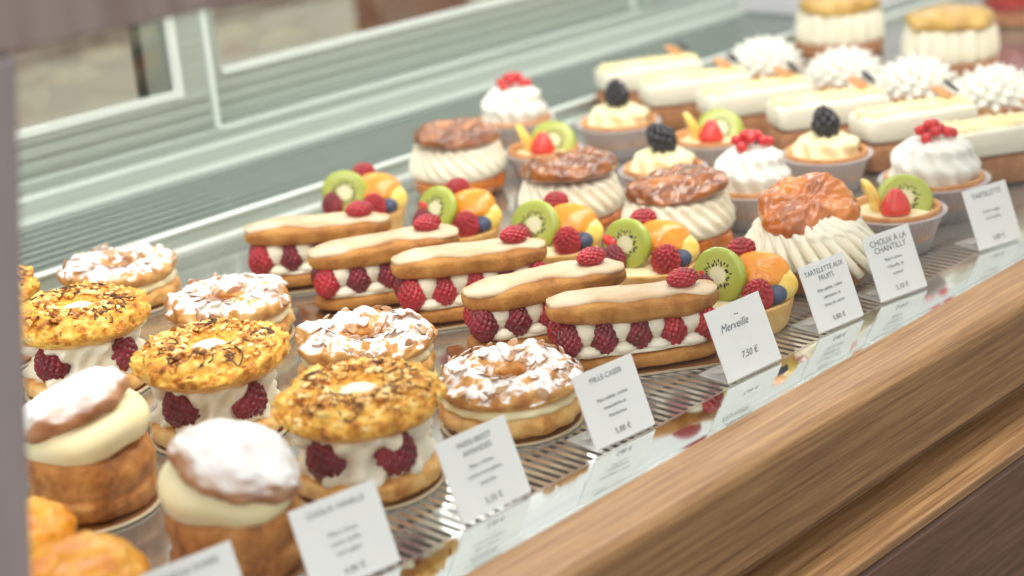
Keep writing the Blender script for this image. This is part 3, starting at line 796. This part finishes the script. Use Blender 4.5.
currant_tart(1.200, .700, .0445, 2, 'red currant cream tartlet at the right, above the farthest price card')
currant_tart(1.110, .818, .0385, 5, 'red currant cream tartlet behind the orange-glazed puff')
currant_tart(1.205, 1.180, .0400, 9, 'red currant cream tartlet farthest back, against the rear vent')
blackberry_tart(1.228, .823, .040, 3, 'blackberry custard tartlet nearest the glass, between two red currant tartlets')
blackberry_tart(1.122, .922, .0385, 7, 'blackberry custard tartlet with upright berry behind second caramel puff')
blackberry_tart(1.240, 1.072, .041, 12, 'blackberry custard tartlet farthest back, berry tipped over')
small_fruit_tart(1.108, .682, .0405, 4, 'strawberry and kiwi tartlet nearest the glass, in clear cup')
small_fruit_tart(1.228, .950, .040, 6, 'strawberry and kiwi tartlet between two blackberry tartlets')
small_fruit_tart(1.124, 1.066, .037, 8, 'strawberry and kiwi tartlet beside the farthest caramel puff')

# ------------------------------------------------------------------ cheesecake bars
def cheesecake(x, y, rz, seed, label):
    t = thing('cheesecake_bar', label, 'cake slice', (x, y, 0), rz, 'white cheesecake bars')
    a, b = .056, .024
    superell(a, b, .0135, .0135, 9, 80, 12, lambda p: (p[0], p[1], p[2]+.0142), .3).build('sponge_base', 'brownbase', t)
    superell(a, b, .0125, .0125, 9, 80, 12, lambda p: (p[0], p[1], p[2]+.0400), .3).build('cream_layer', 'cheese', t)
    rnd = random.Random(seed); mb = MB()
    for k in range(12):
        pts = [(-.047+.0085*k+.002*sin(j), -.019+.038*j/8, .0500+.0012*sin(j*1.2+k)) for j in range(9)]
        tube(pts, lambda u: .0066*(1-.4*abs(2*u-1)), 8, mb)
    mb.build('glaze_swirls', 'glazeyel', t)
    o = superell(.013, .009, .0012, .0012, 3, 32, 6).build('wafer_chip', 'tartbrown', t); o.location = (.034, .008, .0600); o.rotation_euler = (.2, -.25, rnd.uniform(0, 2))
    o = superell(.010, .006, .0016, .0016, 5, 32, 6).build('chocolate_piece', 'blackb', t); o.location = (.046, .012, .0635); o.rotation_euler = (.5, -.3, rnd.uniform(0, 2))
    return t
CB = [(1.320, .703, 'cheesecake bar nearest the glass at the right edge'), (1.335, .800, 'cheesecake bar second from the glass'),
      (1.340, .895, 'cheesecake bar third from the glass'), (1.352, .988, 'cheesecake bar fourth from the glass'),
      (1.366, 1.075, 'cheesecake bar fifth from the glass'), (1.400, 1.163, 'cheesecake bar farthest back beside the rear vent')]
c0 = None
for i, (x, y, l) in enumerate(CB):
    if c0 is None: c0 = cheesecake(x, y, R(-33), i, l)
    else: dup(c0, (x, y, 0), R(-33+[0, 3, -2, 2, -3, 4][i]), l)

# ------------------------------------------------------------------ spiky cream tarts
def spiky(x, y, label):
    t = thing('spiky_cream_tart', label, 'tartlet', (x, y, 0), 0, 'white spiky cream tarts')
    shell(t, .040, .020, 'tartbrown')
    F = fib(120); F = F[F[:, 2] > -.5]
    def f(p):
        d = np.min(np.linalg.norm(F-np.array(p), axis=1)); return .92+.50*max(0, 1-d/.17)**1.2
    v, fs = sphere(1, 150, 90, f, c=(0, 0, .022), sc=(.0345, .0345, .026))
    MB().add(v, fs).build('piped_cream', 'whitecream', t)
    return t
SP = [(1.545, 1.115, 'white spiky cream tart farthest from the glass'), (1.530, 1.000, 'white spiky cream tart third from the glass'),
      (1.515, .905, 'white spiky cream tart second from the glass'), (1.505, .812, 'white spiky cream tart nearest the glass in its row'),
      (1.490, .722, 'white spiky cream tart cut by the right edge of the photo')]
s0 = None
for i, (x, y, l) in enumerate(SP):
    if s0 is None: s0 = spiky(x, y, l)
    else: dup(s0, (x, y, 0), i*1.1, l)

# ------------------------------------------------------------------ tall caramel cream cakes far back
def tall(x, y, label, m='caramel'):
    t = thing('tall_cream_cake', label, 'cake', (x, y, 0), 0, 'tall cream cakes with glazed tops')
    lathe(smooth_prof([(.03, 0), (.050, .001), (.053, .010), (.050, .020), (.03, .021)], 20), 80, rough_f(.003, 40, 2, .001)).build('brown_base', 'brownbase', t)
    lathe(smooth_prof([(.03, .020), (.047, .021), (.051, .032), (.049, .055), (.044, .066), (.02, .068)], 24), 160,
          lambda a, b, c, th, tt: (a*(1+.05*cos(16*th)), b*(1+.05*cos(16*th)), c)).build('piped_cream', 'cream', t)
    lathe(smooth_prof([(.03, .064), (.046, .066), (.049, .074), (.042, .084), (.022, .090), (.001, .092)], 24), 80, rough_f(.005, 35, 5, .003)).build('glazed_top', m, t)
    return t
M['olive'] = mat('golden_olive_glaze', [(176, 132, 44), (214, 172, 84)], .3, 40, coat=.5, bump=.003, bscale=60)
t0 = tall(1.735, 1.140, 'tall golden-topped cream cake farthest back, left of its twin', 'olive'); t0.scale = (1, 1, .80)
dup(t0, (1.690, .965, 0), 1, 'tall golden-topped cream cake right of its twin at top right')
dup(t0, (1.690, .805, 0), 2, 'tall golden-topped cream cake cut by the right edge of the photo')
def glazed_cake(x, y, label):
    t = thing('red_glazed_cake', label, 'cake', (x, y, 0), 0)
    lathe(smooth_prof([(.03, 0), (.048, .001), (.050, .010), (.048, .018), (.03, .019)], 16), 64).build('biscuit_base', 'brownbase', t)
    lathe(smooth_prof([(.03, .018), (.046, .019), (.049, .035), (.044, .055), (.025, .066), (.001, .068)], 24), 64, rough_f(.002, 30, 4, .001)).build('red_dome', 'redglaze', t)
glazed_cake(1.98, 1.03, 'red glazed domed cake in the far top right corner')

# ------------------------------------------------------------------ light
w = bpy.data.worlds.new('world'); S.world = w; w.use_nodes = True
bg = w.node_tree.nodes['Background']; WN = w.node_tree.nodes; WL = w.node_tree.links
tcw = WN.new('ShaderNodeTexCoord'); spw = WN.new('ShaderNodeSeparateXYZ'); WL.new(tcw.outputs['Generated'], spw.inputs[0])
rw = WN.new('ShaderNodeValToRGB'); WL.new(spw.outputs['Z'], rw.inputs[0]); ew = rw.color_ramp.elements
ew[0].position = .0; ew[0].color = (.29, .295, .275, 1); ew[1].position = .55; ew[1].color = (.99, 1, .96, 1)
WL.new(rw.outputs[0], bg.inputs[0]); bg.inputs[1].default_value = .88
def area(name, loc, target, sx, sy, power, col=(1, .96, .9)):
    l = bpy.data.lights.new(name, 'AREA'); l.shape = 'RECTANGLE'; l.size = sx; l.size_y = sy; l.energy = power; l.color = col
    o = link(bpy.data.objects.new(name, l)); o.location = loc
    o.rotation_euler = (Vector(target)-Vector(loc)).to_track_quat('-Z', 'Y').to_euler()
    return o
area('overhead_area_light', (1.0, .5, 1.5), (1.0, .95, 0), 2.2, .5, 21, (1, .985, .90))  # unseen area lamp added for soft light from above, no ceiling panel
area('frontal_fill_light', (-1.4, .2, 1.3), (.9, .9, 0), 1.2, 1.2, 18, (1, 1, .97))  # unseen area lamp added as frontal fill, no window stands there

# ------------------------------------------------------------------ camera
cd = bpy.data.cameras.new('camera'); cam = link(bpy.data.objects.new('camera', cd)); S.camera = cam
cd.sensor_width = 36; cd.lens = 59.77; cd.clip_start = .01
Rm = Matrix(((.68519439, .28503771, -.6702702), (-.72389149, .16471782, -.66996205), (-.080559, .94425714, .31920011)))
cam.matrix_world = Matrix.Translation((0, 0, .42)) @ Rm.to_4x4()
cd.dof.use_dof = True; cd.dof.focus_distance = 1.13; cd.dof.aperture_fstop = 4.4

vs = S.view_settings; S.display_settings.display_device = 'sRGB'
vs.view_transform = 'Standard'; vs.look = 'None'; vs.gamma = 1; vs.exposure = .16; vs.use_curve_mapping = False
